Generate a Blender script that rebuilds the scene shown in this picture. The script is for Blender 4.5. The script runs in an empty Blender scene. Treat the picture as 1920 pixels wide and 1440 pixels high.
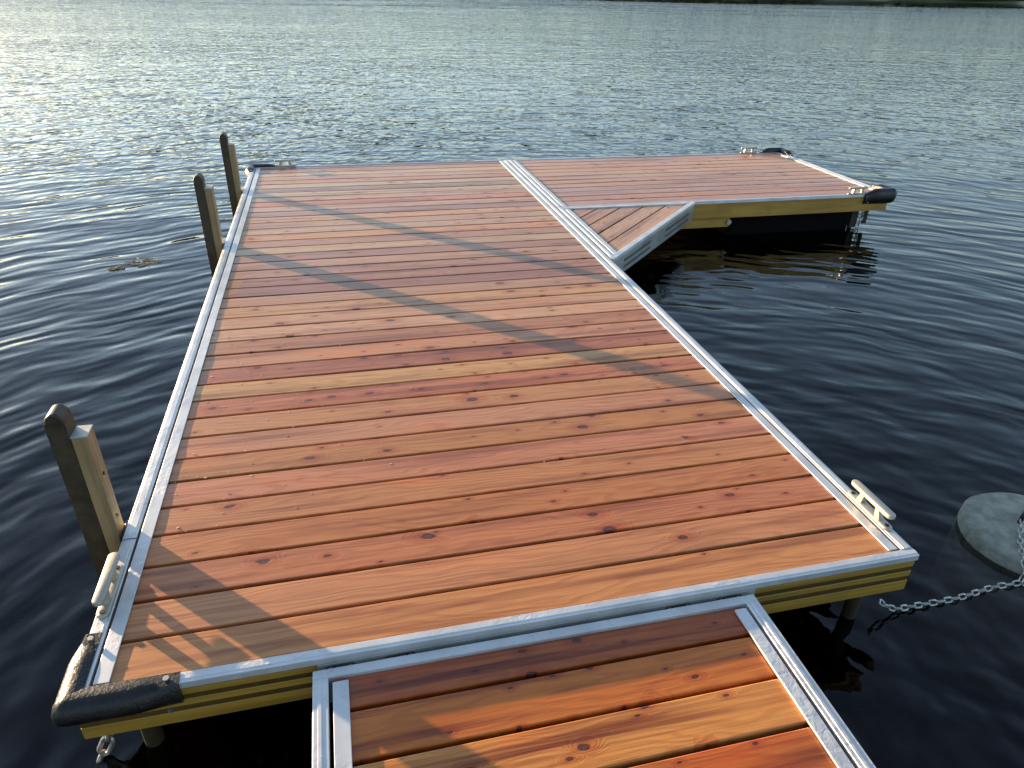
import bpy, bmesh, math, random
from mathutils import Vector, Matrix
random.seed(11)
S = bpy.context.scene
COL = S.collection
R = math.radians

# ------------------------------------------------------------------ layout (metres, deck top z = 0)
W, L = 2.503, 5.934            # main section
XR, YL = 5.668, 4.113          # side section reaches to XR, its near edge at YL
XL0 = 2.512                    # side section / gusset start
GX0, GX1, GY, GZ = 0.593, 1.898, -0.018, -0.03   # gangway
WATER = -0.34
SUN_EL, SUN_AZ = R(6.6), math.atan2(-0.69, 0.72)   # azimuth from +Y, positive to +X

# ------------------------------------------------------------------ helpers
def link(o):
    COL.objects.link(o); return o
def empty(name, label, cat, loc=(0, 0, 0), group=None):
    o = bpy.data.objects.new(name, None); o.empty_display_size = 0.1
    o.location = loc; o['label'] = label; o['category'] = cat
    if group: o['group'] = group
    return link(o)
def tag(o, label=None, cat=None, group=None, kind=None):
    if label: o['label'] = label
    if cat: o['category'] = cat
    if group: o['group'] = group
    if kind: o['kind'] = kind
    return o
def obj(name, bm, mats, parent=None, smooth=False, label=None):
    me = bpy.data.meshes.new(name)
    bmesh.ops.recalc_face_normals(bm, faces=bm.faces)
    bm.to_mesh(me); bm.free()
    for m in (mats if isinstance(mats, (list, tuple)) else [mats]): me.materials.append(m)
    if smooth:
        for p in me.polygons: p.use_smooth = True
        me.set_sharp_from_angle(angle=R(50))
    o = link(bpy.data.objects.new(name, me))
    if parent:
        o.parent = parent
        # vertices are written in world space: cancel the parent chain's offset
        off = Vector((0, 0, 0)); p = parent
        while p: off += p.location; p = p.parent
        o.location = -off
    if label: o['label'] = label
    return o
def box(bm, x0, x1, y0, y1, z0, z1, bev=0.0, seg=2, M=None, mat=0):
    v = [bm.verts.new((x, y, z)) for x in (x0, x1) for y in (y0, y1) for z in (z0, z1)]
    fs = [(0, 1, 3, 2), (4, 6, 7, 5), (0, 4, 5, 1), (2, 3, 7, 6), (0, 2, 6, 4), (1, 5, 7, 3)]
    F = [bm.faces.new([v[i] for i in f]) for f in fs]
    for f in F: f.material_index = mat
    vs = set(v)
    if bev > 0:
        ed = {e for f in F for e in f.edges}
        r = bmesh.ops.bevel(bm, geom=list(ed), offset=bev, segments=seg, affect='EDGES', profile=0.5)
        vs = {x for f in r['faces'] for x in f.verts} | {x for x in vs if x.is_valid}
        for f in r['faces']: f.material_index = mat
    if M is not None:
        bmesh.ops.transform(bm, matrix=M, verts=list(vs))
    return vs
def prism(bm, poly, a0, a1, axis='X', mat=0, bev=0.0):
    """extrude polygon; axis X: poly=(y,z); axis Y: poly=(x,z); axis Z: poly=(x,y)"""
    def P(p, a):
        return {'X': (a, p[0], p[1]), 'Y': (p[0], a, p[1]), 'Z': (p[0], p[1], a)}[axis]
    A = [bm.verts.new(P(p, a0)) for p in poly]; B = [bm.verts.new(P(p, a1)) for p in poly]
    n = len(poly); F = [bm.faces.new(A), bm.faces.new(B)]
    for i in range(n):
        F.append(bm.faces.new((A[i], A[(i + 1) % n], B[(i + 1) % n], B[i])))
    for f in F: f.material_index = mat
    if bev > 0:
        ed = {e for f in F for e in f.edges}
        bmesh.ops.bevel(bm, geom=list(ed), offset=bev, segments=2, affect='EDGES', profile=0.5)
    return F
def cyl(bm, p0, p1, r, n=16, r2=None):
    p0, p1 = Vector(p0), Vector(p1); d = p1 - p0
    q = Vector((0, 0, 1)).rotation_difference(d.normalized()).to_matrix().to_4x4()
    bmesh.ops.create_cone(bm, cap_ends=True, segments=n, radius1=r, radius2=r if r2 is None else r2, depth=d.length,
                          matrix=Matrix.Translation((p0 + p1) / 2) @ q)
def tube(bm, pts, r, n=8, closed=False):
    pts = [Vector(p) for p in pts]; N = len(pts); rings = []
    prev = None
    for i, p in enumerate(pts):
        a = pts[(i - 1) % N] if (closed or i > 0) else p
        b = pts[(i + 1) % N] if (closed or i < N - 1) else p
        t = (b - a).normalized()
        if prev is None:
            up = Vector((0, 0, 1)) if abs(t.z) < .9 else Vector((1, 0, 0))
            s = t.cross(up).normalized()
        else:
            s = (prev - t * prev.dot(t)).normalized()
        prev = s; u = t.cross(s)
        rings.append([bm.verts.new(p + (s * math.cos(k * 2 * math.pi / n) + u * math.sin(k * 2 * math.pi / n)) * r) for k in range(n)])
    for i in range(N if closed else N - 1):
        A, B = rings[i], rings[(i + 1) % N]
        for k in range(n): bm.faces.new((A[k], A[(k + 1) % n], B[(k + 1) % n], B[k]))
    if not closed:
        bm.faces.new(rings[0]); bm.faces.new(rings[-1])
def resample(pts, step):
    pts = [Vector(p) for p in pts]
    # catmull-rom to a dense line, then even spacing
    d = []
    for i in range(len(pts) - 1):
        p0 = pts[max(i - 1, 0)]; p1 = pts[i]; p2 = pts[i + 1]; p3 = pts[min(i + 2, len(pts) - 1)]
        for k in range(20):
            t = k / 20
            d.append(0.5 * ((2 * p1) + (p2 - p0) * t + (2 * p0 - 5 * p1 + 4 * p2 - p3) * t * t + (3 * p1 - p0 - 3 * p2 + p3) * t ** 3))
    d.append(pts[-1]); out = [d[0]]; acc = 0
    for a, b in zip(d, d[1:]):
        seg = (b - a).length
        while acc + seg >= step:
            f = (step - acc) / seg; a = a.lerp(b, f); out.append(a); seg = (b - a).length; acc = 0
        acc += seg
    return out
def chain_bm(pts, link_len=0.036, wid=0.012, wire=0.0032):
    bm = bmesh.new()
    P = resample(pts, link_len - wire * 2.2)
    for i in range(len(P) - 1):
        c = (P[i] + P[i + 1]) / 2; t = (P[i + 1] - P[i]).normalized()
        up = Vector((0, 0, 1)) if abs(t.z) < .85 else Vector((0.6, -0.8, 0))
        s = t.cross(up).normalized(); u = s.cross(t)
        ang = R(40) if i % 2 else R(-50)
        w = s * math.cos(ang) + u * math.sin(ang)
        h = link_len / 2 - wid / 2
        loop = []
        for k in range(7):
            a = -math.pi / 2 + math.pi * k / 6; loop.append(c + t * (h - wire + math.cos(a) * wid / 2) + w * math.sin(a) * wid / 2)
        for k in range(7):
            a = math.pi / 2 + math.pi * k / 6; loop.append(c + t * (-h + wire + math.cos(a) * wid / 2) + w * math.sin(a) * wid / 2)
        tube(bm, loop, wire, 6, closed=True)
    return bm

# ------------------------------------------------------------------ materials
def srgb(r, g, b):
    f = lambda c: (c / 12.92 if c <= .04045 else ((c + .055) / 1.055) ** 2.4)
    return tuple(f(c / 255) for c in (r, g, b))
class NT:
    def __init__(s, name):
        s.m = bpy.data.materials.new(name); s.m.use_nodes = True; s.t = s.m.node_tree
        s.t.nodes.clear(); s.out = s.t.nodes.new('ShaderNodeOutputMaterial')
    def n(s, typ, **kw):
        nd = s.t.nodes.new(typ)
        for k, v in kw.items():
            if k.startswith('i_'):
                nd.inputs[k[2:].replace('_', ' ')].default_value = v
            else: setattr(nd, k, v)
        return nd
    def l(s, a, b): s.t.links.new(a, b)
    def val(s, x, sock):
        if hasattr(x, 'is_output') or hasattr(x, 'links'): s.l(x, sock)
        else: sock.default_value = x
    def math(s, op, a, b=0.0, c=0.0, clamp=False):
        nd = s.n('ShaderNodeMath', operation=op, use_clamp=clamp)
        s.val(a, nd.inputs[0]); s.val(b, nd.inputs[1]); s.val(c, nd.inputs[2]); return nd.outputs[0]
    def mix(s, f, a, b, blend='MIX'):
        nd = s.n('ShaderNodeMix', data_type='RGBA', blend_type=blend)
        s.val(f, nd.inputs[0])
        for x, i in ((a, 6), (b, 7)):
            if isinstance(x, tuple): nd.inputs[i].default_value = (*x[:3], 1)
            else: s.l(x, nd.inputs[i])
        return nd.outputs[2]
    def ramp(s, x, lo, hi, a=0.0, b=1.0, smooth=True):
        nd = s.n('ShaderNodeMapRange', interpolation_type='SMOOTHSTEP' if smooth else 'LINEAR')
        s.val(x, nd.inputs[0]); nd.inputs[1].default_value = lo; nd.inputs[2].default_value = hi
        nd.inputs[3].default_value = a; nd.inputs[4].default_value = b; return nd.outputs[0]
    def xyz(s, x, y, z=0.0):
        nd = s.n('ShaderNodeCombineXYZ'); s.val(x, nd.inputs[0]); s.val(y, nd.inputs[1]); s.val(z, nd.inputs[2]); return nd.outputs[0]
    def noise(s, vec, scale=1.0, detail=2.0, rough=.5, dist=0.0):
        nd = s.n('ShaderNodeTexNoise'); s.l(vec, nd.inputs['Vector'])
        nd.inputs['Scale'].default_value = scale; nd.inputs['Detail'].default_value = detail
        nd.inputs['Roughness'].default_value = rough; nd.inputs['Distortion'].default_value = dist
        return nd.outputs['Fac']
    def bump(s, h, strength, dist, nrm=None):
        nd = s.n('ShaderNodeBump'); s.l(h, nd.inputs['Height'])
        s.val(strength, nd.inputs['Strength']); nd.inputs['Distance'].default_value = dist
        if nrm: s.l(nrm, nd.inputs['Normal'])
        return nd.outputs[0]
    def pbr(s, color, rough=.5, metal=0.0, normal=None, spec=.5, coat=None):
        p = s.n('ShaderNodeBsdfPrincipled')
        if isinstance(color, tuple): p.inputs['Base Color'].default_value = (*color, 1)
        else: s.l(color, p.inputs['Base Color'])
        s.val(rough, p.inputs['Roughness']); s.val(metal, p.inputs['Metallic'])
        p.inputs['Specular IOR Level'].default_value = spec
        if normal: s.l(normal, p.inputs['Normal'])
        if coat:
            p.inputs['Coat Weight'].default_value = coat[0]; p.inputs['Coat Roughness'].default_value = coat[1]
        s.l(p.outputs[0], s.out.inputs['Surface']); return p
    def obj_co(s): return s.n('ShaderNodeTexCoord').outputs['Object']

def mat_wood(name, patchy=1.0, contrast=1.0, rough=.36):
    t = NT(name)
    at = t.n('ShaderNodeAttribute', attribute_name='bcoord'); tn = t.n('ShaderNodeAttribute', attribute_name='tone')
    sep = t.n('ShaderNodeSeparateXYZ'); t.l(at.outputs['Vector'], sep.inputs[0])
    x, y, sd = sep.outputs
    kn = t.math('MULTIPLY', t.n('ShaderNodeAttribute', attribute_name='knotty').outputs['Fac'], 1.3)
    xo = t.math('MULTIPLY_ADD', sd, 53.0, x); yo = t.math('MULTIPLY_ADD', sd, 17.0, y)
    # wobble for knots and flow
    wob = t.noise(t.xyz(t.math('MULTIPLY', xo, 3.0), t.math('MULTIPLY', yo, 14.0)), 1, 2)
    wob2 = t.math('SUBTRACT', wob, .5)
    # knots
    kx = t.math('MULTIPLY', xo, 5.6); ky = t.math('MULTIPLY_ADD', wob2, .25, t.math('MULTIPLY', yo, 11.0))
    vo = t.n('ShaderNodeTexVoronoi', voronoi_dimensions='2D', feature='F1'); t.l(t.xyz(kx, ky), vo.inputs['Vector']); vo.inputs['Scale'].default_value = 1
    d = vo.outputs['Distance']
    cs = t.n('ShaderNodeSeparateColor'); t.l(vo.outputs['Color'], cs.inputs[0])
    pick = t.math('LESS_THAN', cs.outputs[0], kn)              # which cells carry a knot
    size = t.math('MULTIPLY_ADD', t.math('POWER', cs.outputs[1], 3.0), .13, .045)
    kd = t.math('ADD', t.math('DIVIDE', d, size), t.math('MULTIPLY', t.math('SUBTRACT', t.noise(t.xyz(t.math('MULTIPLY', xo, 38.0), t.math('MULTIPLY', yo, 70.0)), 1, 3, .6), .5), .9))
    core = t.math('MULTIPLY', t.ramp(kd, .75, 1.05, 1, 0), pick)
    halo = t.math('MULTIPLY', t.ramp(kd, .9, 3.6, 1, 0), pick)
    # flat-sawn grain: rings bent around knots
    flow = t.noise(t.xyz(t.math('MULTIPLY', xo, .9), t.math('MULTIPLY', yo, 5.0)), 1, 3, .55)
    ring = t.math('ADD', t.math('MULTIPLY', yo, 5.5), t.math('MULTIPLY_ADD', flow, 2.3, t.math('MULTIPLY', halo, .55)))
    wv = t.math('SINE', t.math('MULTIPLY', ring, 38.0))
    fibre = t.noise(t.xyz(t.math('MULTIPLY', xo, 6.0), t.math('MULTIPLY', yo, 260.0)), 1, 3, .6)
    streak = t.noise(t.xyz(t.math('MULTIPLY', xo, .7), t.math('MULTIPLY', yo, 16.0)), 1, 3, .55)
    band = t.noise(t.xyz(t.math('MULTIPLY', xo, 1.1), t.math('MULTIPLY', yo, 46.0), 8.0), 1, 2, .6)
    cloud = t.noise(t.xyz(t.math('MULTIPLY', xo, 1.6), t.math('MULTIPLY', yo, 5.0), 3.0), 1, 3, .55)
    c = tn.outputs['Color']
    c = t.mix(t.math('MULTIPLY', t.ramp(streak, .5, .68), .7 * contrast), c, t.mix(1, c, (.42, .27, .22), 'MULTIPLY'))
    c = t.mix(t.math('MULTIPLY', t.ramp(band, .5, .7), .5 * contrast), c, t.mix(1, c, (.62, .45, .36), 'MULTIPLY'))
    c = t.mix(t.math('MULTIPLY', t.ramp(streak, .46, .26), .5 * contrast), c, t.mix(1, c, (1.22, 1.22, 1.1), 'MULTIPLY'))
    c = t.mix(t.math('MULTIPLY', t.ramp(cloud, .55, .75), .6 * contrast), c, t.mix(1, c, (1.25, .9, .6), 'MULTIPLY'))
    c = t.mix(t.math('MULTIPLY', t.ramp(cloud, .45, .25), .45 * contrast), c, t.mix(1, c, (.72, .62, .68), 'MULTIPLY'))
    c = t.mix(t.math('MULTIPLY', t.ramp(wv, -.1, 1.0), .36), c, t.mix(1, c, (.62, .48, .38), 'MULTIPLY'))
    c = t.mix(t.math('MULTIPLY', t.ramp(fibre, .5, .72), .42), c, t.mix(1, c, (.55, .45, .4), 'MULTIPLY'))
    c = t.mix(t.math('MULTIPLY', halo, .75), c, t.mix(1, c, (.82, .50, .34), 'MULTIPLY'))
    kr = t.math('SINE', t.math('MULTIPLY', kd, 9.0))
    kc = t.mix(t.ramp(kr, -1, 1), (.035, .014, .008), (.085, .03, .012))
    c = t.mix(t.math('MULTIPLY', core, .88), c, kc)
    # saw-dust paled, roughed-up patches
    geo = t.obj_co()
    pat = t.noise(geo, 1.1, 2, .5); grit = t.noise(t.xyz(t.math('MULTIPLY', xo, 22), t.math('MULTIPLY', yo, 60)), 1, 3, .6)
    patch = t.math('MULTIPLY', t.ramp(pat, .62, .7), t.ramp(grit, .56, .66, 0, patchy))
    c = t.mix(t.math('MULTIPLY', patch, .3), c, (.72, .42, .2))
    rg = t.math('ADD', t.math('MULTIPLY_ADD', t.noise(geo, 2.5, 3), .22, rough - .11), t.math('MULTIPLY', fibre, .12))
    h = t.math('ADD', t.math('MULTIPLY', fibre, .5), t.math('MULTIPLY_ADD', wv, .12, t.math('MULTIPLY', core, -.7)))
    h = t.math('MULTIPLY_ADD', patch, .8, h)
    # a damp orange stain by the left rail
    gs = t.n('ShaderNodeSeparateXYZ'); t.l(geo, gs.inputs[0])
    sx_ = t.math('DIVIDE', t.math('SUBTRACT', gs.outputs[0], .09), .085); sy_ = t.math('DIVIDE', t.math('SUBTRACT', gs.outputs[1], 2.55 + .34), .24)
    sr = t.math('ADD', t.math('ADD', t.math('MULTIPLY', sx_, sx_), t.math('MULTIPLY', sy_, sy_)), t.math('MULTIPLY', t.noise(geo, 9, 2), .7))
    c = t.mix(t.ramp(sr, 1.35, 1.25, 0, .75), c, (.36, .15, .03))
    t.pbr(c, rg, 0, t.bump(h, .55, .0012), spec=.5, coat=(.16, .18))
    return t.m

def mat_alu(name='brushed_aluminium', col=(.68, .68, .67), crinkle=1.0, rough=.42, metal=.42):
    t = NT(name); co = t.obj_co()
    n1 = t.noise(co, 38, 3, .6, .5); n2 = t.noise(co, 7, 2)
    film = t.ramp(t.noise(co, 3.1, 2), .42, .58)
    mp = t.n('ShaderNodeMapping'); t.l(co, mp.inputs[0]); mp.inputs['Scale'].default_value = (60, 60, 400)
    br = t.noise(mp.outputs[0], 1, 2)
    c = t.mix(t.ramp(n2, .3, .7), tuple(x * .82 for x in col), col)
    c = t.mix(t.math('MULTIPLY', t.ramp(n1, .62, .7), .25), c, tuple(x * .45 for x in col))
    r = t.math('MULTIPLY_ADD', n2, .2, rough - .1)
    nb = t.bump(t.math('MULTIPLY', n1, film), .55 * crinkle, .005)
    t.pbr(c, r, metal, t.bump(br, .08, .001, nb))
    return t.m

def mat_simple(name, col, rough, metal=0.0, var=.25, scale=14, bump=.3, bdist=.002, spec=.5):
    t = NT(name); co = t.obj_co(); n = t.noise(co, scale, 4, .6)
    c = t.mix(t.ramp(n, .3, .7), tuple(x * (1 - var) for x in col), tuple(min(1, x * (1 + var)) for x in col))
    t.pbr(c, t.math('MULTIPLY_ADD', n, .2, rough - .1), metal, t.bump(t.noise(co, scale * 5, 3), bump, bdist), spec=spec)
    return t.m

def mat_gold(name, col, stretch=(1.2, 60, 60)):
    t = NT(name); co = t.obj_co()
    mp = t.n('ShaderNodeMapping'); t.l(co, mp.inputs[0]); mp.inputs['Scale'].default_value = stretch
    n = t.noise(mp.outputs[0], 1, 4, .6); n2 = t.noise(co, 5, 3)
    c = t.mix(t.ramp(n, .3, .7), tuple(x * .72 for x in col), tuple(x * 1.2 for x in col))
    c = t.mix(t.math('MULTIPLY', t.ramp(n2, .5, .75), .35), c, tuple(x * .55 for x in col))
    t.pbr(c, t.math('MULTIPLY_ADD', n2, .2, .42), .08, t.bump(n, .15, .001))
    return t.m

def mat_water():
    t = NT('lake_water')
    co = t.n('ShaderNodeNewGeometry').outputs['Position']
    mp = t.n('ShaderNodeMapping', vector_type='POINT'); t.l(co, mp.inputs[0]); mp.inputs['Rotation'].default_value = (0, 0, R(17))
    sp = t.n('ShaderNodeSeparateXYZ'); t.l(mp.outputs[0], sp.inputs[0]); u, v = sp.outputs[0], sp.outputs[1]
    warp = t.math('MULTIPLY', t.math('SUBTRACT', t.noise(co, 1.1, 2), .5), .34)
    v2 = t.math('ADD', v, warp)
    # rings spreading from the gangway: crests near the dock curve round the point where it moves
    g0 = t.n('ShaderNodeSeparateXYZ'); t.l(co, g0.inputs[0])
    dx = t.math('SUBTRACT', g0.outputs[0], 1.5); dy = t.math('SUBTRACT', g0.outputs[1], -1.3)
    rr = t.math('SQRT', t.math('ADD', t.math('MULTIPLY', dx, dx), t.math('MULTIPLY', dy, dy)))
    th = t.math('ARCTAN2', dx, dy); rw = t.math('ADD', rr, warp)
    big = t.noise(t.xyz(t.math('MULTIPLY', u, .55), t.math('MULTIPLY', v2, 1.6)), 1, 1.0, .5)
    mid = t.noise(t.xyz(t.math('MULTIPLY', th, 11.0), t.math('MULTIPLY', rw, 7.2), 2.0), 1, .8, .45)
    sml = t.noise(t.xyz(t.math('MULTIPLY', u, 8.0), t.math('MULTIPLY', v2, 15.0), 5.0), 1, 2.0, .5)
    # wind: stronger ripple in open water, nearly calm by the dock and under the far bank
    gp = t.n('ShaderNodeSeparateXYZ'); t.l(co, gp.inputs[0])
    wind = t.ramp(gp.outputs[1], 3.0, 10.0, 0.0, 1.0)
    calm = t.ramp(t.math('ADD', gp.outputs[1], t.math('MULTIPLY', t.noise(t.xyz(t.math('MULTIPLY', gp.outputs[0], .012), t.math('MULTIPLY', gp.outputs[1], .05)), 1, 2), 25)), 115, 132, 1.0, .15)
    lee = t.ramp(gp.outputs[0], 1.0, 3.2, 1.0, .8)     # the basin inside the L is sheltered
    gust = t.ramp(t.noise(t.xyz(t.math('MULTIPLY', gp.outputs[0], .10), t.math('MULTIPLY', gp.outputs[1], .16)), 1, 3), .3, .7, .55, 1.2)
    iso = t.noise(t.xyz(t.math('MULTIPLY', u, 7.5), t.math('MULTIPLY', v2, 5.0), 9.0), 1, 1.0, .5)
    isb = t.noise(t.xyz(t.math('MULTIPLY', u, 4.2), t.math('MULTIPLY', v2, 2.1), 4.0), 1, 1.5, .5)
    isc = t.noise(t.xyz(t.math('MULTIPLY', u, 1.7), t.math('MULTIPLY', v2, .75), 7.0), 1, 1.5, .55)
    wg = t.math('MULTIPLY', wind, gust)
    far1 = t.ramp(gp.outputs[1], 8, 26); far2 = t.ramp(gp.outputs[1], 22, 60)
    h = t.math('MULTIPLY', big, .030)
    h = t.math('ADD', h, t.math('MULTIPLY', isc, t.math('MULTIPLY', far2, .17)))
    lane = t.ramp(t.noise(t.xyz(t.math('MULTIPLY', gp.outputs[0], .035), t.math('MULTIPLY', gp.outputs[1], .075), 1.0), 1, 3, .6), .36, .62, .12, 1.25)
    far2 = t.math('MULTIPLY', far2, lane)
    isd = t.noise(t.xyz(t.math('MULTIPLY', u, .8), t.math('MULTIPLY', v2, .26), 3.0), 1, 2.0, .6)
    h = t.math('ADD', h, t.math('MULTIPLY', isd, t.math('MULTIPLY', t.ramp(gp.outputs[1], 45, 90), t.math('MULTIPLY', lane, .75))))
    h = t.math('ADD', h, t.math('MULTIPLY', isb, t.math('MULTIPLY', gust, t.math('MULTIPLY', far1, .044))))
    h = t.math('ADD', h, t.math('MULTIPLY', mid, t.math('MULTIPLY_ADD', wg, -.004, .0210)))
    h = t.math('ADD', h, t.math('MULTIPLY', iso, t.math('MULTIPLY', wg, .026)))
    h = t.math('ADD', h, t.math('MULTIPLY', sml, t.math('MULTIPLY_ADD', wg, .002, .0010)))
    h = t.math('MULTIPLY', h, t.math('MULTIPLY', calm, lee))
    nrm = t.bump(h, 1.0, 1.0)
    gl = t.n('ShaderNodeBsdfGlossy'); gl.inputs['Roughness'].default_value = .02; t.l(nrm, gl.inputs['Normal'])
    gl.inputs['Color'].default_value = (1, 1, 1, 1)
    tr = t.n('ShaderNodeBsdfTransparent'); tr.inputs['Color'].default_value = (.9, .86, .8, 1)
    fr = t.n('ShaderNodeFresnel'); fr.inputs['IOR'].default_value = 1.33; t.l(nrm, fr.inputs['Normal'])
    mx = t.n('ShaderNodeMixShader'); t.l(fr.outputs[0], mx.inputs[0]); t.l(tr.outputs[0], mx.inputs[1]); t.l(gl.outputs[0], mx.inputs[2])
    t.l(mx.outputs[0], t.out.inputs['Surface'])
    ab = t.n('ShaderNodeVolumeAbsorption'); ab.inputs['Color'].default_value = (.66, .50, .30, 1); ab.inputs['Density'].default_value = 3.6
    t.l(ab.outputs[0], t.out.inputs['Volume'])
    return t.m

M_WOOD = mat_wood('cedar_deck_boards')
M_WOODG = mat_wood('oiled_cedar_boards', .15, 1.5, .27)
M_ALU = mat_alu()
M_ALUC = mat_alu('cast_aluminium', (.50, .47, .39), .3, .5, .5)
M_PLATE = mat_alu('mill_aluminium_plate', (.50, .50, .46), .4, .5, .4)
M_GOLDREFL = mat_gold('fascia_gold_reflection', (.38, .215, .026))  # aluminium's warm reflection of the sunlit shore, put into the base colour
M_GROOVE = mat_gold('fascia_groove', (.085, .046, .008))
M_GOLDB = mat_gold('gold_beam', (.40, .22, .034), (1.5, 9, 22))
M_FASC = mat_alu('grey_aluminium_fascia', (.50, .52, .52), .4, .42, .85)
M_SLOT = mat_simple('fascia_slot', (.10, .105, .10), .5, .4)
M_RUB = mat_simple('black_rubber', (.007, .006, .005), .38, 0, .4, 22, .5, .004)
M_FEND = mat_simple('weathered_rubber', (.040, .031, .016), .55, 0, .35, 16, .4, .003)
M_FLOAT = mat_simple('black_plastic_float', (.003, .003, .003), .9, 0, .3, 8, .1, .004, .1)
M_POST = mat_gold('bronze_post', (.30, .215, .105), (30, 30, 2.0))
M_STEEL = mat_simple('galvanised_steel', (.40, .40, .37), .42, .8, .3, 60, .3, .001)
M_DSTEEL = mat_simple('dark_iron', (.03, .03, .03), .45, .6)
M_CONC = mat_simple('mossy_concrete', (.25, .25, .20), .9, 0, .28, 18, .6, .004)
M_GAP = mat_simple('shadow_gap_rubber', (.012, .012, .012), .8)
M_OLIVE = mat_simple('olive_pipe', (.026, .018, .005), .7, 0)
M_WATER = mat_water()

# ------------------------------------------------------------------ boards
def board_strip(bm, att, p0, ax, ay, length, width, tone, knotty, thick=.032, ease=.0024, nseg=14, clip=None):
    """one plank: p0 corner, ax direction along, ay across. Slight bow, cup and tilt; eased edges."""
    p0, ax, ay = Vector(p0), Vector(ax), Vector(ay); up = Vector((0, 0, 1))
    sd = random.random(); tilt = random.gauss(0, .0035); bow = random.gauss(0, .0008); ph = random.random() * 6
    e = ease
    prof = [(0, -thick), (0, -e), (e * .3, -e * .3), (e, 0), (width * .5, random.uniform(-.0004, .0006)), (width - e, 0), (width - e * .3, -e * .3), (width, -e), (width, -thick)]
    rows = []
    for i in range(nseg + 1):
        s = length * i / nseg; row = []
        for (v, z) in prof:
            zz = z + (v - width / 2) * tilt + bow * math.sin(s * 2.1 + ph)
            row.append((bm.verts.new(p0 + ax * s + ay * v + up * zz), (s, v - width / 2, sd)))
        rows.append(row)
    for r in rows:
        for vert, c in r: att.append((vert, c, tone, knotty))
    n = len(prof)
    for a, b in zip(rows, rows[1:]):
        for k in range(n): bm.faces.new((a[k][0], a[(k + 1) % n][0], b[(k + 1) % n][0], b[k][0]))
    bm.faces.new([q[0] for q in rows[0]]); bm.faces.new([q[0] for q in rows[-1]])
def board_obj(name, bm, att, mat, parent):
    bm.verts.index_update(); bm.verts.ensure_lookup_table()
    n = len(bm.verts)
    co = [(0, 0, 0)] * n; to = [(1, 1, 1)] * n; kn = [0.0] * n
    for v, c, t, k in att:
        if v.is_valid: co[v.index] = c; to[v.index] = t; kn[v.index] = k
    o = obj(name, bm, mat, parent)
    me = o.data
    a = me.attributes.new('bcoord', 'FLOAT_VECTOR', 'POINT'); a.data.foreach_set('vector', [x for c in co for x in c])
    a = me.attributes.new('tone', 'FLOAT_COLOR', 'POINT'); a.data.foreach_set('color', [x for c in to for x in (*c, 1)])
    a = me.attributes.new('knotty', 'FLOAT', 'POINT'); a.data.foreach_set('value', kn)
    return o
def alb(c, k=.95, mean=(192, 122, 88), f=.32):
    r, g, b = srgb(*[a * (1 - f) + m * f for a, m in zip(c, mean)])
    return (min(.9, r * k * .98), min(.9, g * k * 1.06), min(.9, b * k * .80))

# board colours of the main section, front to back (photo), with how knotty each one is
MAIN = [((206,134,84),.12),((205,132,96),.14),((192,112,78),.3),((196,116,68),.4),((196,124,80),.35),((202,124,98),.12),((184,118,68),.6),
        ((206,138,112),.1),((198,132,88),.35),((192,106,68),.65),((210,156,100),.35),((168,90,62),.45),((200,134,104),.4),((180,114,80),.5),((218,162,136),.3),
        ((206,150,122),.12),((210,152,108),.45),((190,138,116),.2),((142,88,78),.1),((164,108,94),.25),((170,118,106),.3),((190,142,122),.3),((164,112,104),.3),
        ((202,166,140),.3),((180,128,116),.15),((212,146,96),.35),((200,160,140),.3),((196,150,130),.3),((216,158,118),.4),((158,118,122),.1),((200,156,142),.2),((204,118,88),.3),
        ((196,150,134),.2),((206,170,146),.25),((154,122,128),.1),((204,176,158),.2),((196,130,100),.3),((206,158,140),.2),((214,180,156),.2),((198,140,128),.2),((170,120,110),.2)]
PITCH, GAP = 0.1445, 0.0140

main = empty('dock_section', 'large floating cedar dock section with aluminium edge rails, three posts along its left side', 'dock', (0, 0, WATER))
bm = bmesh.new(); att = []
y = 0.037
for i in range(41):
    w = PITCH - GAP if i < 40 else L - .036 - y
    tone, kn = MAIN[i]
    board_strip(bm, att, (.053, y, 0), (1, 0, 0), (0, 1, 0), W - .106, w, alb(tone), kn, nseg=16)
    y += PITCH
board_obj('deck_boards', bm, att, M_WOOD, main)

def strip(parent, x0, x1, y0, y1, z=.0015, th=.0042):
    bm = bmesh.new()
    n = max(2, int((y1 - y0) / .25)); h = (x1 - x0)
    vs = box(bm, x0, x1, y0, y1, z, z + th, .0012)
    return obj('edge_strip', bm, M_ALU, parent)
def rail_y(parent, x0, x1, y0, y1, cuts=(), z1=.006, z0=-.018, name='edge_rail'):
    """rail running along Y, with narrow dark joints at the cuts"""
    ys = [y0, *cuts, y1]
    for k, (a, b) in enumerate(zip(ys, ys[1:])):
        bm = bmesh.new(); a += .004 if k else 0; b -= .004 if k < len(ys) - 2 else 0
        c, d = x0 + .009, x1 - .009                      # profile with a shallow raised centre
        poly = [(x0, z0), (x0, z1 - .002), (x0 + .002, z1), (c, z1), (c + .0012, z1 + .0014), (d - .0012, z1 + .0014), (d, z1), (x1 - .002, z1), (x1, z1 - .002), (x1, z0)]
        prism(bm, poly, a, b, 'Y'); obj(name, bm, M_ALU, parent)
def rail_x(parent, x0, x1, y0, y1, z1=.0045, z0=-.018, name='end_rail'):
    bm = bmesh.new()
    c, d = y0 + .010, y1 - .008
    poly = [(y0, z0), (y0, z1 - .002), (y0 + .002, z1), (c, z1), (c + .0012, z1 + .0014), (d - .0012, z1 + .0014), (d, z1), (y1 - .002, z1), (y1, z1 - .002), (y1, z0)]
    prism(bm, poly, x0, x1, 'X')
    return obj(name, bm, M_ALU, parent)

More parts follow.
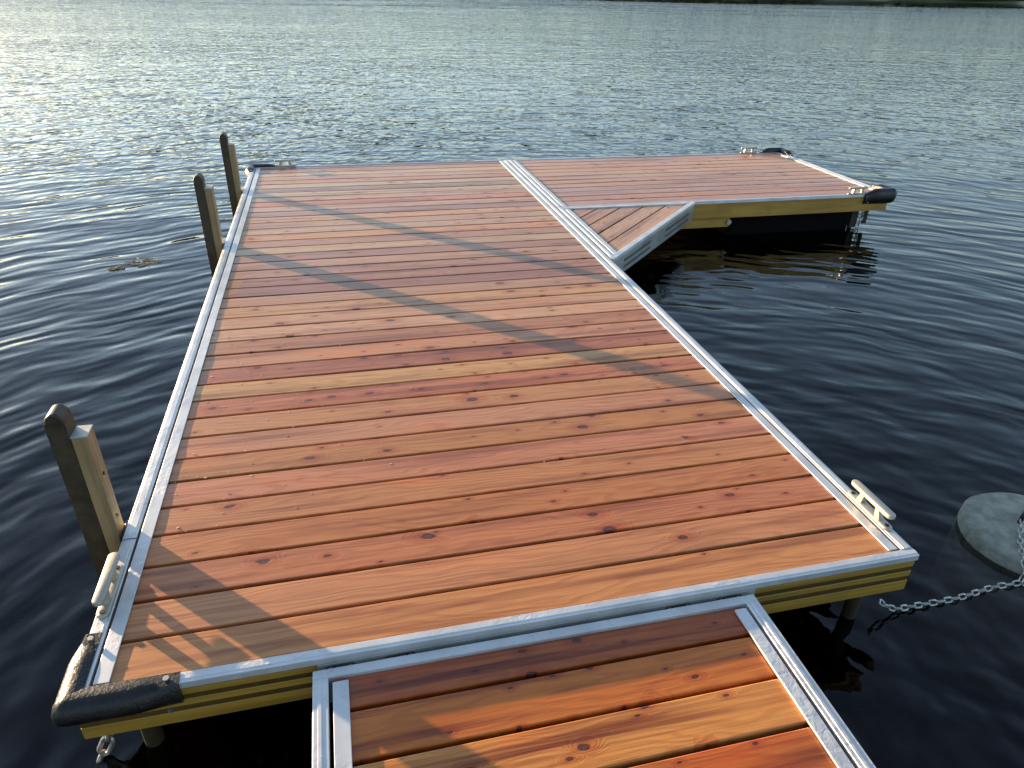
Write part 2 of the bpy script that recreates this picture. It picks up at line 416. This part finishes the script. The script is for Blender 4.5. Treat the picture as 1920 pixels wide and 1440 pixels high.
rail_y(main, 0, .042, 0.0355, L - .0355, (.603, 3.54, 4.99))
rail_y(main, W - .042, W, 0.0355, L - .0355)
rail_x(main, 0, W, 0, .035)
rail_x(main, 0, W, L - .035, L)
strip(main, .051, .090, .040, L - .05)
strip(main, W - .086, W - .051, .040, L - .05)

def grooved(parent, x0, x1, yf, name='fascia', z=(-.018, -.026, -.047, -.066, -.088, -.108, -.150), d=.003, back=.03):
    """front board with two recessed bands, facing -Y"""
    bm = bmesh.new()
    a, b, c, dd, e, f, g = z
    box(bm, x0, x1, yf + .004, yf + back, b, a)                     # under the rail lip
    for (t, u) in ((b, c), (dd, e), (f, g)):
        box(bm, x0, x1, yf, yf + back, u, t, .0015, 1)
    for (t, u) in ((c, dd), (e, f)):
        box(bm, x0 + .001, x1 - .001, yf + d, yf + back - .002, u + .0005, t - .0005, 0, 1, None, 1)
    return obj(name, bm, [M_GOLDREFL, M_GROOVE], parent)
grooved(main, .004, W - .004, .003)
def side_fascia(parent, x0, x1, y0, y1, z0=-.150, mat=None):
    bm = bmesh.new(); box(bm, x0, x1, y0, y1, z0, -.0185, .002); return obj('side_fascia', bm, mat or M_GOLDREFL, parent)
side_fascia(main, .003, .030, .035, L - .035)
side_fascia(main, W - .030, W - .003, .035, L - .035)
bm = bmesh.new(); box(bm, .004, W - .004, L - .033, L - .003, -.15, -.0185, .002); obj('back_fascia', bm, M_GOLDREFL, main)
for k in range(9):
    bm = bmesh.new(); yy = .35 + k * .65; box(bm, .031, W - .031, yy, yy + .04, -.145, -.036); obj('cross_joist', bm, M_OLIVE, main)

# connector plate on the near end, with slotted bolts
bm = bmesh.new(); box(bm, .605, 1.915, -.0025, .0025, -.085, -.0195, .001); pl = obj('connector_plate', bm, M_PLATE, main)
BOLTS = []
def slot(parent, x0, x1, yf, zc, h=.011):
    bm = bmesh.new(); n = 8; poly = []
    for k in range(n + 1):
        a = math.pi / 2 + math.pi * k / n; poly.append((x0 + h + h * math.cos(a), zc + h * math.sin(a)))
    for k in range(n + 1):
        a = -math.pi / 2 + math.pi * k / n; poly.append((x1 - h + h * math.cos(a), zc + h * math.sin(a)))
    prism(bm, poly, yf - .003, yf + .001, 'Y')
    o = obj('slot_cover', bm, M_SLOT, parent)
    bm = bmesh.new()
    bm.free()
    for xx, rd, hh in ((x0 + .014, .0075, .010), (x1 - .014, .0075, .010), (x0 + .032, .006, .006), ((x0 + x1) / 2, .006, .006), (x1 - .032, .006, .006)):
        bm = bmesh.new(); cyl(bm, (xx, yf - .003, zc), (xx, yf - hh, zc), rd, 10); BOLTS.append((bm, parent))
for a, b in ((.625, .705), (.785, .868), (1.615, 1.700), (1.785, 1.870)): slot(pl, a, b, -.0025, -.037)
for b_, p_ in BOLTS: obj('bolt', b_, M_STEEL, p_)

# ------------------------------------------------------------------ cleats
def pill(bm, h, w, z0, z1, A, n=8):
    poly = [(s * (h - w) + s * w * math.cos(a), s * w * math.sin(a)) for s in (1, -1) for a in [-math.pi / 2 + math.pi * k / n for k in range(n + 1)]]
    prism(bm, poly, z0, z1, 'Z', 0, .004)
    bmesh.ops.transform(bm, matrix=A, verts=bm.verts)
def cleat(parent, cx, cy, z, along='Y', ln=.215):
    """cast dock cleat: long base with rounded ends, two legs, long horn bar"""
    A = Matrix.Translation((cx, cy, z)) @ (Matrix.Rotation(R(90), 4, 'Z') if along == 'Y' else Matrix.Identity(4))
    bm = bmesh.new()
    pill(bm, ln / 2, .0175, 0, .011, A)
    base = obj('cleat', bm, M_ALUC, parent, True)
    bm = bmesh.new()
    for s in (-1, 1):
        bmw = [(s * .048 - .012, .009), (s * .048 + .012, .009), (s * .038 + .009, .050), (s * .038 - .009, .050)]
        prism(bm, bmw, -.010, .010, 'Y')
        bmesh.ops.transform(bm, matrix=A, verts=bm.verts)
        obj('leg', bm, M_ALUC, base); bm = bmesh.new()
    pill(bm, ln / 2 - .002, .0155, .046, .062, A)
    obj('horn', bm, M_ALUC, base, True)
    bm = bmesh.new()
    for s in (-1, 1):
        p = A @ Vector((s * (ln / 2 - .018), 0, .010)); cyl(bm, p, p + Vector((0, 0, .004)), .0075, 10)
        obj('bolt', bm, M_DSTEEL, base); bm = bmesh.new()
    bm.free()
    return base
cleat(main, W - .021, .225, .007)
cleat(main, .021, .370, .007)
cleat(main, .315, L - .018, .006, 'X', .2)

# ------------------------------------------------------------------ corner bumpers
def bumper(parent, cx, cy, sx, sy, la=.27, lb=.235, top=.030, bot=-.080, z=0, out=.050):
    """moulded rubber corner: two arms along the frame that meet in a rounded, raised nose.
    (cx, cy) frame corner; sx, sy point outward along x and y"""
    bm = bmesh.new()
    def arm(length, along_x):
        rows = []; n = 14
        for i in range(n + 1):
            s = length * i / n          # distance in from the corner
            k = min(1, max(0, (length - s) / (length * .45)))       # 0 at the far end
            k = k * k * (3 - 2 * k)
            o = .020 + (out - .020) * k; tp = .010 + (top - .010) * k; b = bot + .0 * k
            inn = .034
            if not along_x: tp -= .0012; o -= .0008; b += .0012
            # cross-section (outward distance, z): rounded on the outside
            sec = [(-inn, tp * .6), (-inn * .4, tp), (o * .35, tp), (o * .75, tp - .012), (o, tp - .036), (o, (tp + b) * .5 - .012), (o * .8, b + .014), (o * .4, b), (-.002, b), (-.002, .008), (-inn, .008)]
            row = []
            for (q, zz) in sec:
                if along_x: p = (cx - sx * s, cy + sy * q, z + zz)
                else: p = (cx + sx * q, cy - sy * s, z + zz)
                row.append(bm.verts.new(p))
            rows.append(row)
        m = len(rows[0])
        for a, b in zip(rows, rows[1:]):
            for k in range(m): bm.faces.new((a[k], a[(k + 1) % m], b[(k + 1) % m], b[k]))
        bm.faces.new(rows[0]); bm.faces.new(rows[-1])
    arm(la, True); arm(lb, False)
    # rounded nose filling the corner
    prof = [(out * .35, top), (out * .78, top - .012), (out * 1.02, top - .036), (out * 1.02, (top + bot) * .5 - .012), (out * .8, bot + .014), (out * .4, bot)]
    rings = []
    for k in range(9):
        a = (math.pi / 2) * k / 8; rings.append([bm.verts.new((cx + sx * (q * math.cos(a)), cy + sy * (q * math.sin(a)), z + zz)) for q, zz in prof])
    for a, b in zip(rings, rings[1:]):
        for k in range(len(prof) - 1): bm.faces.new((a[k], a[k + 1], b[k + 1], b[k]))
    ct = bm.verts.new((cx, cy, z + top)); cb = bm.verts.new((cx, cy, z + bot))
    for a, b in zip(rings, rings[1:]):
        bm.faces.new((ct, a[0], b[0])); bm.faces.new((cb, b[-1], a[-1]))
    o = obj('corner_bumper', bm, M_RUB, parent)
    for p in o.data.polygons: p.use_smooth = True
    o.data.set_sharp_from_angle(angle=R(48))
    for a, b, rd in (((cx - sx * (la - .03), cy - sy * .012, z + .012), (cx - sx * (la - .03), cy - sy * .012, z + .018), .008),
                     ((cx - sx * (la - .03), cy + sy * .018, z - .066), (cx - sx * (la - .03), cy + sy * .026, z - .066), .006),
                     ((cx - sx * .012, cy - sy * (lb - .025), z + .012), (cx - sx * .012, cy - sy * (lb - .025), z + .018), .008)):
        bm = bmesh.new(); cyl(bm, a, b, rd, 10); obj('screw', bm, M_STEEL, o)
    return o
bumper(main, 0, 0, -1, -1, .262, .215, .015, -.062, out=.038)
bumper(main, 0, L, -1, 1, .27, .22)

# floats and support legs of the main section
def flt(parent, x0, x1, y0, y1, z0=-.75, z1=-.152):
    bm = bmesh.new(); vs = box(bm, x0, x1, y0, y1, z0, z1, .03, 3)
    xm, ym = (x0 + x1) / 2, (y0 + y1) / 2
    for v in bm.verts:
        k = 1 - .06 * (z1 - v.co.z) / (z1 - z0); v.co.x = xm + (v.co.x - xm) * k; v.co.y = ym + (v.co.y - ym) * k
    return obj('float', bm, M_FLOAT, parent)
flt(main, .22, 2.28, .16, 1.35); flt(main, .22, 2.28, 2.3, 3.5); flt(main, .22, 2.28, 4.4, 5.7)
def leg(parent, x, y, z0=-1.2, r=.028):
    bm = bmesh.new(); cyl(bm, (x, y, -.12), (x, y, z0), r, 16)
    cyl(bm, (x, y, -.150), (x, y, -.165), r * 1.5, 16)
    return obj('support_pipe', bm, M_OLIVE, parent, False)
leg(main, .115, .11, -.45, .026); leg(main, W - .10, .09, -1.2, .024)

# ------------------------------------------------------------------ side section (the foot of the L)
side = empty('dock_section', 'far right cedar dock section, foot of the L, with gold beam and black float below', 'dock', (XL0, YL, WATER))
bm = bmesh.new(); att = []; y = L - .037
SIDE = [(196,140,128),(208,152,130),(206,158,138),(216,150,112),(204,160,142),(200,150,132),(196,144,134),(198,148,128),(180,140,144),(186,142,146),(196,132,110),(184,138,142),(210,138,112)]
for i in range(12):
    w = PITCH - GAP
    y0 = y - w
    if i == 11: y0 = YL + .036; w = y - y0
    board_strip(bm, att, (XL0 + .051, y0, 0), (1, 0, 0), (0, 1, 0), XR - XL0 - .104, w, alb(SIDE[i]), .25, nseg=16)
    y -= PITCH
board_obj('deck_boards', bm, att, M_WOOD, side)
rail_y(side, XL0, XL0 + .040, YL + .0355, L - .0355)
rail_y(side, XR - .042, XR, YL + .0355, L - .0355)
rail_x(side, XL0, XR, YL, YL + .035); rail_x(side, XL0, XR, L - .035, L)
strip(side, XL0 + .048, XL0 + .084, YL + .04, L - .05); strip(side, XR - .086, XR - .051, YL + .04, L - .05)
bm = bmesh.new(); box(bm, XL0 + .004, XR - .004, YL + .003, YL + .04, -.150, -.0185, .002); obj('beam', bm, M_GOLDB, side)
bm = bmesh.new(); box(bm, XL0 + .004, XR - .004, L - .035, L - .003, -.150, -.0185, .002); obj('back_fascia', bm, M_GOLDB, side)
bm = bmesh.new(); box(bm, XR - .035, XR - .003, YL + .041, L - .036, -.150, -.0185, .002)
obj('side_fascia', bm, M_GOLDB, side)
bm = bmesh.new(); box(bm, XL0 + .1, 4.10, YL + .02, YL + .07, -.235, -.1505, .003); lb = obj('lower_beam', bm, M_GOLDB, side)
bm = bmesh.new(); cyl(bm, (4.085, YL + .02, -.19), (4.085, YL - .002, -.19), .022, 14); obj('bolt', bm, M_ALUC, lb)
flt(side, 4.13, 5.40, 4.20, 5.75, -.8)
bumper(side, XR, YL, 1, -1, .27, .25, .052); bumper(side, XR, L, 1, 1, .27, .25, .050)
cleat(side, 5.33, YL + .018, .006, 'X', .2); cleat(side, 5.26, L - .018, .006, 'X', .2)
bm = bmesh.new(); box(bm, 5.40, 5.47, YL + .10, YL + .115, -.33, -.15, .003); obj('leg_bracket', bm, M_OLIVE, side)
bm = bmesh.new(); box(bm, 5.53, 5.575, YL + .10, YL + .115, -.30, -.15, .003); obj('leg_bracket', bm, M_OLIVE, side)
bm = bmesh.new(); cyl(bm, (5.43, YL + .135, -.16), (5.43, YL + .135, -1.3), .02, 14); obj('support_pipe', bm, M_OLIVE, side)
ch = obj('chain', chain_bm([(5.50, YL + .09, -.150), (5.50, YL + .085, -.25), (5.475, YL + .08, -.33), (5.44, YL + .05, -.6)], .05, .022, .005), M_STEEL, None, True)
tag(ch, 'short steel chain hanging under the far right corner of the dock', 'chain')

# ------------------------------------------------------------------ triangular gusset
gus = empty('corner_gusset', 'triangular cedar gusset filling the inner corner of the L-shaped dock', 'dock', (XL0, YL, WATER))
A = Vector((XL0, 2.850, 0)); B = Vector((3.735, YL - .004, 0)); C_ = Vector((XL0, YL - .004, 0))
hx = (B - A); hl = hx.length; hx.normalize(); hn = Vector((hx.y, -hx.x, 0))      # outward normal of the long side
bm = bmesh.new(); att = []
inset = .043
GT = [(206,158,130),(196,150,128),(190,140,120),(178,130,112),(200,140,118),(206,150,130)]
k = 0; dist = inset
while True:
    w = PITCH - GAP
    p = A - hn * (dist + w)            # plank lies between dist and dist+w inward
    board_strip(bm, att, p - hx * .6, hx, hn, hl + 1.2, w, alb(GT[k % 6]), .25, nseg=24)
    dist += PITCH; k += 1
    if dist > .80: break
for co, no in ((Vector((XL0 + .087, 0, 0)), Vector((-1, 0, 0))), (Vector((0, YL - .042, 0)), Vector((0, 1, 0)))):
    g = bm.verts[:] + bm.edges[:] + bm.faces[:]
    bmesh.ops.bisect_plane(bm, geom=g, plane_co=co, plane_no=no, clear_outer=True)
# attributes rebuilt from position (the cut made new vertices)
att2 = []
for v in bm.verts:
    s = (v.co - A).dot(hx); dd = -(v.co - A).dot(hn) - inset; kk = max(0, min(k - 1, int((dd + .004) / PITCH)))
    att2.append((v, (s, dd - kk * PITCH - .068, .137 * kk + .05), alb(GT[kk % 6]), .3))
board_obj('deck_boards', bm, att2, M_WOOD, gus)
rail_y(gus, XL0, XL0 + .040, A.y + .05, YL - .045)
strip(gus, XL0 + .048, XL0 + .084, A.y + .10, YL - .05)
bm = bmesh.new(); prism(bm, [(XL0 + .002, YL - .004), (XL0 + .002, YL - .040), (B.x - .10, YL - .040), (B.x - .062, YL - .004)], -.018, .008, 'Z', 0, .002); obj('end_rail', bm, M_ALU, gus)
MH = Matrix.Translation(A) @ Matrix(((hx.x, -hn.x, 0, 0), (hx.y, -hn.y, 0, 0), (0, 0, 1, 0), (0, 0, 0, 1)))
bm = bmesh.new(); box(bm, .012, hl - .012, 0, .042, -.018, .007, .0025, 2, MH); obj('edge_rail', bm, M_ALU, gus)
bm = bmesh.new(); box(bm, .03, hl - .02, .003, .04, -.152, -.0185, .002, 2, MH); fa = obj('fascia', bm, M_FASC, gus)
for (a, b) in ((.22, .72), (1.05, 1.60)):
    for zc in (-.062, -.108):
        bm = bmesh.new(); box(bm, a, b, -.0005, .006, zc - .011, zc + .011, .003, 2, MH); obj('slot_cover', bm, M_SLOT, fa)
bm = bmesh.new(); box(bm, .86, .95, .0005, .006, -.105, -.06, .002, 2, MH); obj('sticker', bm, M_CONC, fa)

# ------------------------------------------------------------------ gangway in the foreground
gang = empty('gangway', 'narrow cedar gangway leading onto the dock, in the foreground', 'gangway', (GX0, GY, WATER))
bm = bmesh.new(); att = []
y = GY - .030; first = True; i = 0
GTN = [(160,78,38),(186,100,42),(198,126,70),(172,90,40),(180,100,48),(190,112,58),(170,88,44)]
while y > -3.6:
    w = .094 if first else .1330
    board_strip(bm, att, (GX0 + .053, y - w, GZ), (1, 0, 0), (0, 1, 0), GX1 - GX0 - .106, w, alb(GTN[i % 7], 1.1, f=0), .7, ease=.0035, nseg=10)
    y -= w + .0125; first = False; i += 1
board_obj('deck_boards', bm, att, M_WOODG, gang)
def grail(x0, x1):
    bm = bmesh.new(); z1 = GZ + .012
    prism(bm, [(x0, z1 - .032), (x0, z1 - .002), (x0 + .002, z1), (x0 + .013, z1), (x0 + .014, z1 + .002), (x0 + .022, z1 + .002), (x0 + .023, z1), (x1 - .002, z1), (x1, z1 - .002), (x1, z1 - .032)], -3.6, GY - .0295, 'Y')
    obj('edge_rail', bm, M_ALU, gang)
grail(GX0, GX0 + .040); grail(GX1 - .040, GX1)
strip(gang, GX0 + .051, GX0 + .092, -3.59, GY - .045, GZ + .003, .008); strip(gang, GX1 - .088, GX1 - .051, -3.59, GY - .045, GZ + .003, .008)
bm = bmesh.new(); box(bm, GX0, GX1, GY - .0290, GY, GZ - .09, GZ + .012, .0025); obj('end_rail', bm, M_ALU, gang)
bm = bmesh.new(); box(bm, GX0 + .003, GX0 + .03, -3.6, GY - .03, GZ - .15, GZ - .0205); obj('side_fascia', bm, M_FASC, gang); bm = bmesh.new(); box(bm, GX1 - .03, GX1 - .003, -3.6, GY - .03, GZ - .15, GZ - .0205); obj('side_fascia', bm, M_FASC, gang)

# ------------------------------------------------------------------ mooring posts
def post(y0, label, y1):
    t = empty('mooring_post', label, 'post', (-.07, (y0 + y1) / 2, WATER), 'bumper posts along the left side of the dock')
    bm = bmesh.new(); box(bm, -.066, -.0205, y0, y1, -1.0, .376, .003, 2)
    core = obj('post_core', bm, M_POST, t)
    bm = bmesh.new(); box(bm, -.067, -.0195, y0 - .001, y1 + .001, .3765, .3805, .001, 1); obj('cap', bm, M_PLATE, core)
    bm = bmesh.new()
    for zz in (.22, .05):
        cyl(bm, (-.0205, (y0 + y1) / 2, zz), (-.0175, (y0 + y1) / 2, zz), .006, 10); obj('screw', bm, M_DSTEEL, core); bm = bmesh.new()
    bm.free()
    # rubber fender with a domed head that overhangs the core slightly
    bm = bmesh.new()
    zt = .425; n = 10; r = .030; cx = -.094
    prof = [(-.122, -1.0), (-.122, zt - .03)] + [(cx - .028 * math.cos(a) - 0.0, zt + .004 + .036 * math.sin(a)) for a in [math.pi * k / n for k in range(n + 1)]] + [(-.0665, zt - .03), (-.0665, -1.0)]
    prof[-3] = (-.0655, zt + .0)
    prism(bm, prof, y0 - .002, y1 + .002, 'Y', 0, .006)
    obj('rubber_fender', bm, M_FEND, t)
    bm = bmesh.new(); box(bm, -.020, .0, y0 - .01, y1 + .005, -.09, -.015, .003); obj('mount', bm, M_DSTEEL, t)
    return t
post(.646, 'nearest and largest-looking mooring post, bronze core with domed black rubber fender', .712)
post(3.615, 'middle mooring post of the three, beside the rail halfway along the dock', 3.70)
post(5.06, 'farthest mooring post, closest to the back left corner bumper of the dock', 5.14)

# ------------------------------------------------------------------ anchor and chains
anc = empty('mooring_anchor', 'round concrete mooring block with eyebolt, breaking the water right of the dock', 'mooring anchor', (3.389, .277, -.9))
bm = bmesh.new()
rs = [(.27, -.95), (.272, -.7), (.262, -.34), (.258, -.297), (.246, -.288), (.12, -.286), (0.0, -.285)]
rings = []
for r_, z_ in rs[:-1]:
    rings.append([bm.verts.new((3.389 + r_ * (1 + .012 * math.sin(5 * a + r_ * 20)) * math.cos(a), .277 + r_ * (1 + .012 * math.sin(3 * a)) * math.sin(a), z_ + .002 * math.sin(7 * a))) for a in [k * 2 * math.pi / 48 for k in range(48)]])
for a, b in zip(rings, rings[1:]):
    for k in range(48): bm.faces.new((a[k], a[(k + 1) % 48], b[(k + 1) % 48], b[k]))
bm.faces.new(rings[-1]); bm.faces.new(rings[0])
obj('concrete_block', bm, M_CONC, anc, True)
bm = bmesh.new(); tube(bm, [(3.36, .325, -.307), (3.365, .325, -.250), (3.382, .330, -.222), (3.412, .335, -.222), (3.432, .340, -.250), (3.437, .340, -.307)], .009, 10)
obj('eyebolt', bm, M_DSTEEL, anc, True)
c1 = obj('chain', chain_bm([(2.485, .060, -.262), (2.56, .06, -.315), (2.68, .068, -.332), (2.85, .068, -.333), (3.02, .085, -.333), (3.11, .082, -.332), (3.150, .085, -.325), (3.18, .125, -.284), (3.27, .235, -.278), (3.365, .322, -.258)], .040, .016, .0036), M_STEEL, None, True)
tag(c1, 'galvanised chain running from the round concrete block to the right dock corner', 'chain')
c2 = obj('chain', chain_bm([(3.14, .075, -.330), (3.26, .02, -.334), (3.5, -.06, -.37)], .040, .016, .0036), M_STEEL, None, True)
tag(c2, 'short branch of chain leaving the frame at the right edge beside the concrete block', 'chain')
c3 = obj('chain', chain_bm([(.045, .10, -.165), (.02, .10, -.26), (-.03, .085, -.36), (-.08, .06, -.52)], .075, .028, .007), M_STEEL, None, True)
tag(c3, 'heavy chain hanging beneath the black corner bumper at the front left', 'chain')

# ------------------------------------------------------------------ small stuff on the deck and water
bm = bmesh.new()
def chip(x, y, z=.0008):
    s = random.uniform(.002, .0045)
    M = Matrix.Translation((x, y, z + s * .1)) @ Matrix.Rotation(random.random() * 6, 4, 'Z') @ Matrix.Rotation(random.gauss(0, .15), 4, 'X')
    box(bm, -s, s, -s * .5, s * .5, -s * .16, s * .16, 0, 1, M)
for _ in range(60): chip(.1 + abs(random.gauss(0, .35)), random.uniform(.5, 2.1))
for _ in range(30): chip(random.uniform(.2, 2.3), random.uniform(.1, 3.0))
tag(obj('wood_chips', bm, mat_simple('pale_wood_chip', (.62, .42, .26), .8)), 'tiny pale wood chips scattered over the dock boards', 'wood chips', kind='stuff')
M_WEED = mat_simple('pond_weed', (.26, .22, .13), .7, 0, .4, 30)
def weed(cx, cy, rx, ry, n, label):
    bm = bmesh.new()
    for _ in range(n):
        a = random.random() * 6.28; r = math.sqrt(random.random()); x, y = cx + rx * r * math.cos(a), cy + ry * r * math.sin(a)
        l = random.uniform(.02, .06); w = random.uniform(.0015, .0035); h = random.uniform(-.004, .004)
        M = Matrix.Translation((x, y, WATER + .003 + h)) @ Matrix.Rotation(random.gauss(0, .7), 4, 'Z') @ Matrix.Rotation(random.gauss(0, .1), 4, 'Y')
        box(bm, -l, l, -w, w, -.002, .002, 0, 1, M)
    tag(obj('floating_weed', bm, M_WEED), label, 'water weed')
weed(-.73, 4.36, .11, .11, 22, 'larger clump of pale weed floating left of the middle post')
weed(-.90, 4.22, .06, .03, 12, 'small thin wisp of weed floating left of the larger weed clump')

# ------------------------------------------------------------------ water, lakebed, shores
bm = bmesh.new(); box(bm, -900, 900, -40, 1500, -30, WATER)
tag(obj('water', bm, M_WATER), kind='structure')
# lakebed with a near shore behind the camera
bm = bmesh.new(); nx, ny = 60, 60; g = []
def bedz(x, y):
    d = y + 3.4 + .5 * math.sin(x * .35)
    z = -.34 - .22 * d if d > 0 else -.34 - .16 * d
    return max(-4.5, min(z, 3.0)) + .03 * math.sin(x * 3.1 + y * 2.2) + .02 * math.sin(x * 7 - y * 5)
xs = [math.copysign(abs(t) ** 2.4, t) * 400 for t in [(-1 + 2 * i / nx) for i in range(nx + 1)]]
ys_ = [-40 + 37 * (i / 20) for i in range(20)] + [-3 + 10 * (i / 24) for i in range(24)] + [7 + 400 * (i / 16) ** 2 for i in range(17)]
for yv in ys_: g.append([bm.verts.new((x + 1, yv, bedz(x + 1, yv))) for x in xs])
for a, b in zip(g, g[1:]):
    for k in range(nx): bm.faces.new((a[k], a[k + 1], b[k + 1], b[k]))
t = NT('lakebed_mud'); co = t.obj_co(); n = t.noise(co, 1.8, 5, .6); n2 = t.noise(co, 9, 4, .6)
sepz = t.n('ShaderNodeSeparateXYZ'); t.l(co, sepz.inputs[0])
mud = t.mix(t.ramp(n, .35, .65), (.055, .035, .020), (.13, .085, .045)); mud = t.mix(t.ramp(n2, .6, .7), mud, (.20, .15, .09))
grass = t.mix(t.ramp(n2, .3, .7), (.05, .07, .015), (.12, .13, .03))
t.pbr(t.mix(t.ramp(sepz.outputs[2], -.3, -.1), mud, grass), .9, 0, t.bump(n2, .6, .03))
tag(obj('lakebed', bm, t.m, None, True), kind='structure')

# far bank and wood
def shore_y(x): return 205 + 14 * math.sin(x * .013 + 1) + 6 * math.sin(x * .05) + max(0, (-x - 20)) * .6
bm = bmesh.new(); g = []
fx = [-260 + 760 * i / 150 for i in range(151)]
for x in fx:
    y0 = shore_y(x); g.append([bm.verts.new((x, y0 + d, z + .3 * math.sin(x * .21 + d))) for d, z in ((-6, -1.6), (0, -.30), (2, .15), (6, .6), (20, 2.0), (60, 5.0), (120, 7))])
for a, b in zip(g, g[1:]):
    for k in range(6): bm.faces.new((a[k], a[k + 1], b[k + 1], b[k]))
t = NT('bank_grass'); co = t.obj_co(); n = t.noise(co, .12, 4, .6); n2 = t.noise(co, .9, 4, .6)
sz = t.n('ShaderNodeSeparateXYZ'); t.l(co, sz.inputs[0])
gr = t.mix(t.ramp(n, .35, .65), (.035, .055, .014), (.09, .10, .03))
sand = t.math('MULTIPLY', t.ramp(sz.outputs[2], .75, .25), t.ramp(t.noise(co, .035, 2), .5, .6))
t.pbr(t.mix(sand, gr, (.36, .30, .2)), .9, 0, t.bump(n2, .5, .3))
tag(obj('far_bank', bm, t.m, None, True), kind='structure')

# wood on the far bank: leaf-clump crowns, one mass
bm = bmesh.new(); rr = random.Random(5)
def crown(x, y, z0, h, w):
    n = int(90 + h * 9)
    for _ in range(n):
        f = rr.random(); a = rr.random() * 6.28; rad = w * (1 - (2 * f - .75) ** 2 * .55) * math.sqrt(rr.random())
        p = Vector((x + rad * math.cos(a), y + rad * math.sin(a), z0 + h * (.02 + .98 * f)))
        s = rr.uniform(.5, 1.25)
        q = Matrix.Translation(p) @ Matrix.Rotation(rr.random() * 6, 4, 'Z') @ Matrix.Rotation(rr.random() * 3, 4, 'X')
        v = [bm.verts.new(q @ Vector((s * cx_ * rr.uniform(.6, 1.1), s * cy_ * rr.uniform(.6, 1.1), rr.uniform(-.2, .2) * s))) for cx_, cy_ in ((-1, -.5), (0, -1), (1, -.4), (.7, .8), (-.6, .9))]
        bm.faces.new(v)
for row in range(3):
    x = -225.0
    while x < 480:
        h = (rr.uniform(5, 9) + row * 2) * (.40 + .60 * min(1, max(0, (x - 0) / 120))); y = shore_y(x) + rr.uniform(4, 9) + row * 9
        if not (150 < x < 168 and row == 0): crown(x, y, .4 + row * .8, h, rr.uniform(3, 4.6))
        x += rr.uniform(3.5, 6.5)
t = NT('far_foliage'); co = t.obj_co(); n = t.noise(co, .16, 3, .6)
p = t.pbr(t.mix(t.ramp(n, .3, .7), (.022, .034, .010), (.075, .085, .020)), .8)
tag(obj('far_wood', bm, t.m), 'dense dark green wood lining the far bank of the lake', 'wood', kind='stuff')

# ------------------------------------------------------------------ camera
yaw, pitch, roll, fpx = -0.2473, 0.5145, 0.0258, 1328.9
f = Vector((-math.sin(yaw) * math.cos(pitch), math.cos(yaw) * math.cos(pitch), -math.sin(pitch)))
r0 = Vector((math.cos(yaw), math.sin(yaw), 0)); u0 = r0.cross(f)
r = r0 * math.cos(roll) + u0 * math.sin(roll); u = -r0 * math.sin(roll) + u0 * math.cos(roll)
cd = bpy.data.cameras.new('camera'); cam = link(bpy.data.objects.new('camera', cd))
cam.matrix_world = Matrix(((r.x, u.x, -f.x, .7803), (r.y, u.y, -f.y, -1.365), (r.z, u.z, -f.z, 1.5888), (0, 0, 0, 1)))
cd.sensor_fit = 'HORIZONTAL'; cd.sensor_width = 36; cd.lens = fpx / 1920 * 36; cd.clip_start = .05; cd.clip_end = 4000
S.camera = cam

# ------------------------------------------------------------------ light
w = bpy.data.worlds.new('World'); S.world = w; w.use_nodes = True; nt = w.node_tree
sky = nt.nodes.new('ShaderNodeTexSky'); sky.sky_type = 'NISHITA'; sky.sun_disc = False
sky.sun_elevation = SUN_EL; sky.sun_rotation = SUN_AZ; sky.air_density = 1.0; sky.dust_density = .45; sky.ozone_density = 2.6
bg = nt.nodes['Background']; hs = nt.nodes.new('ShaderNodeHueSaturation'); hs.inputs['Saturation'].default_value = .76
nt.links.new(sky.outputs[0], hs.inputs['Color']); nt.links.new(hs.outputs[0], bg.inputs[0]); bg.inputs[1].default_value = .128
sd = bpy.data.lights.new('sun', 'SUN'); sd.energy = 4.8; sd.angle = R(.6); sd.color = (1.0, .72, .42)
so = link(bpy.data.objects.new('sun', sd))
dirv = Vector((math.sin(SUN_AZ) * math.cos(SUN_EL), math.cos(SUN_AZ) * math.cos(SUN_EL), math.sin(SUN_EL)))
so.rotation_euler = dirv.to_track_quat('Z', 'Y').to_euler(); so.location = dirv * 30
S.view_settings.view_transform = 'Standard'; S.view_settings.look = 'None'; S.view_settings.gamma = 1
S.view_settings.exposure = 1.85
S.cycles.max_bounces = 8; S.cycles.transparent_max_bounces = 12
S.cycles.use_denoising = True
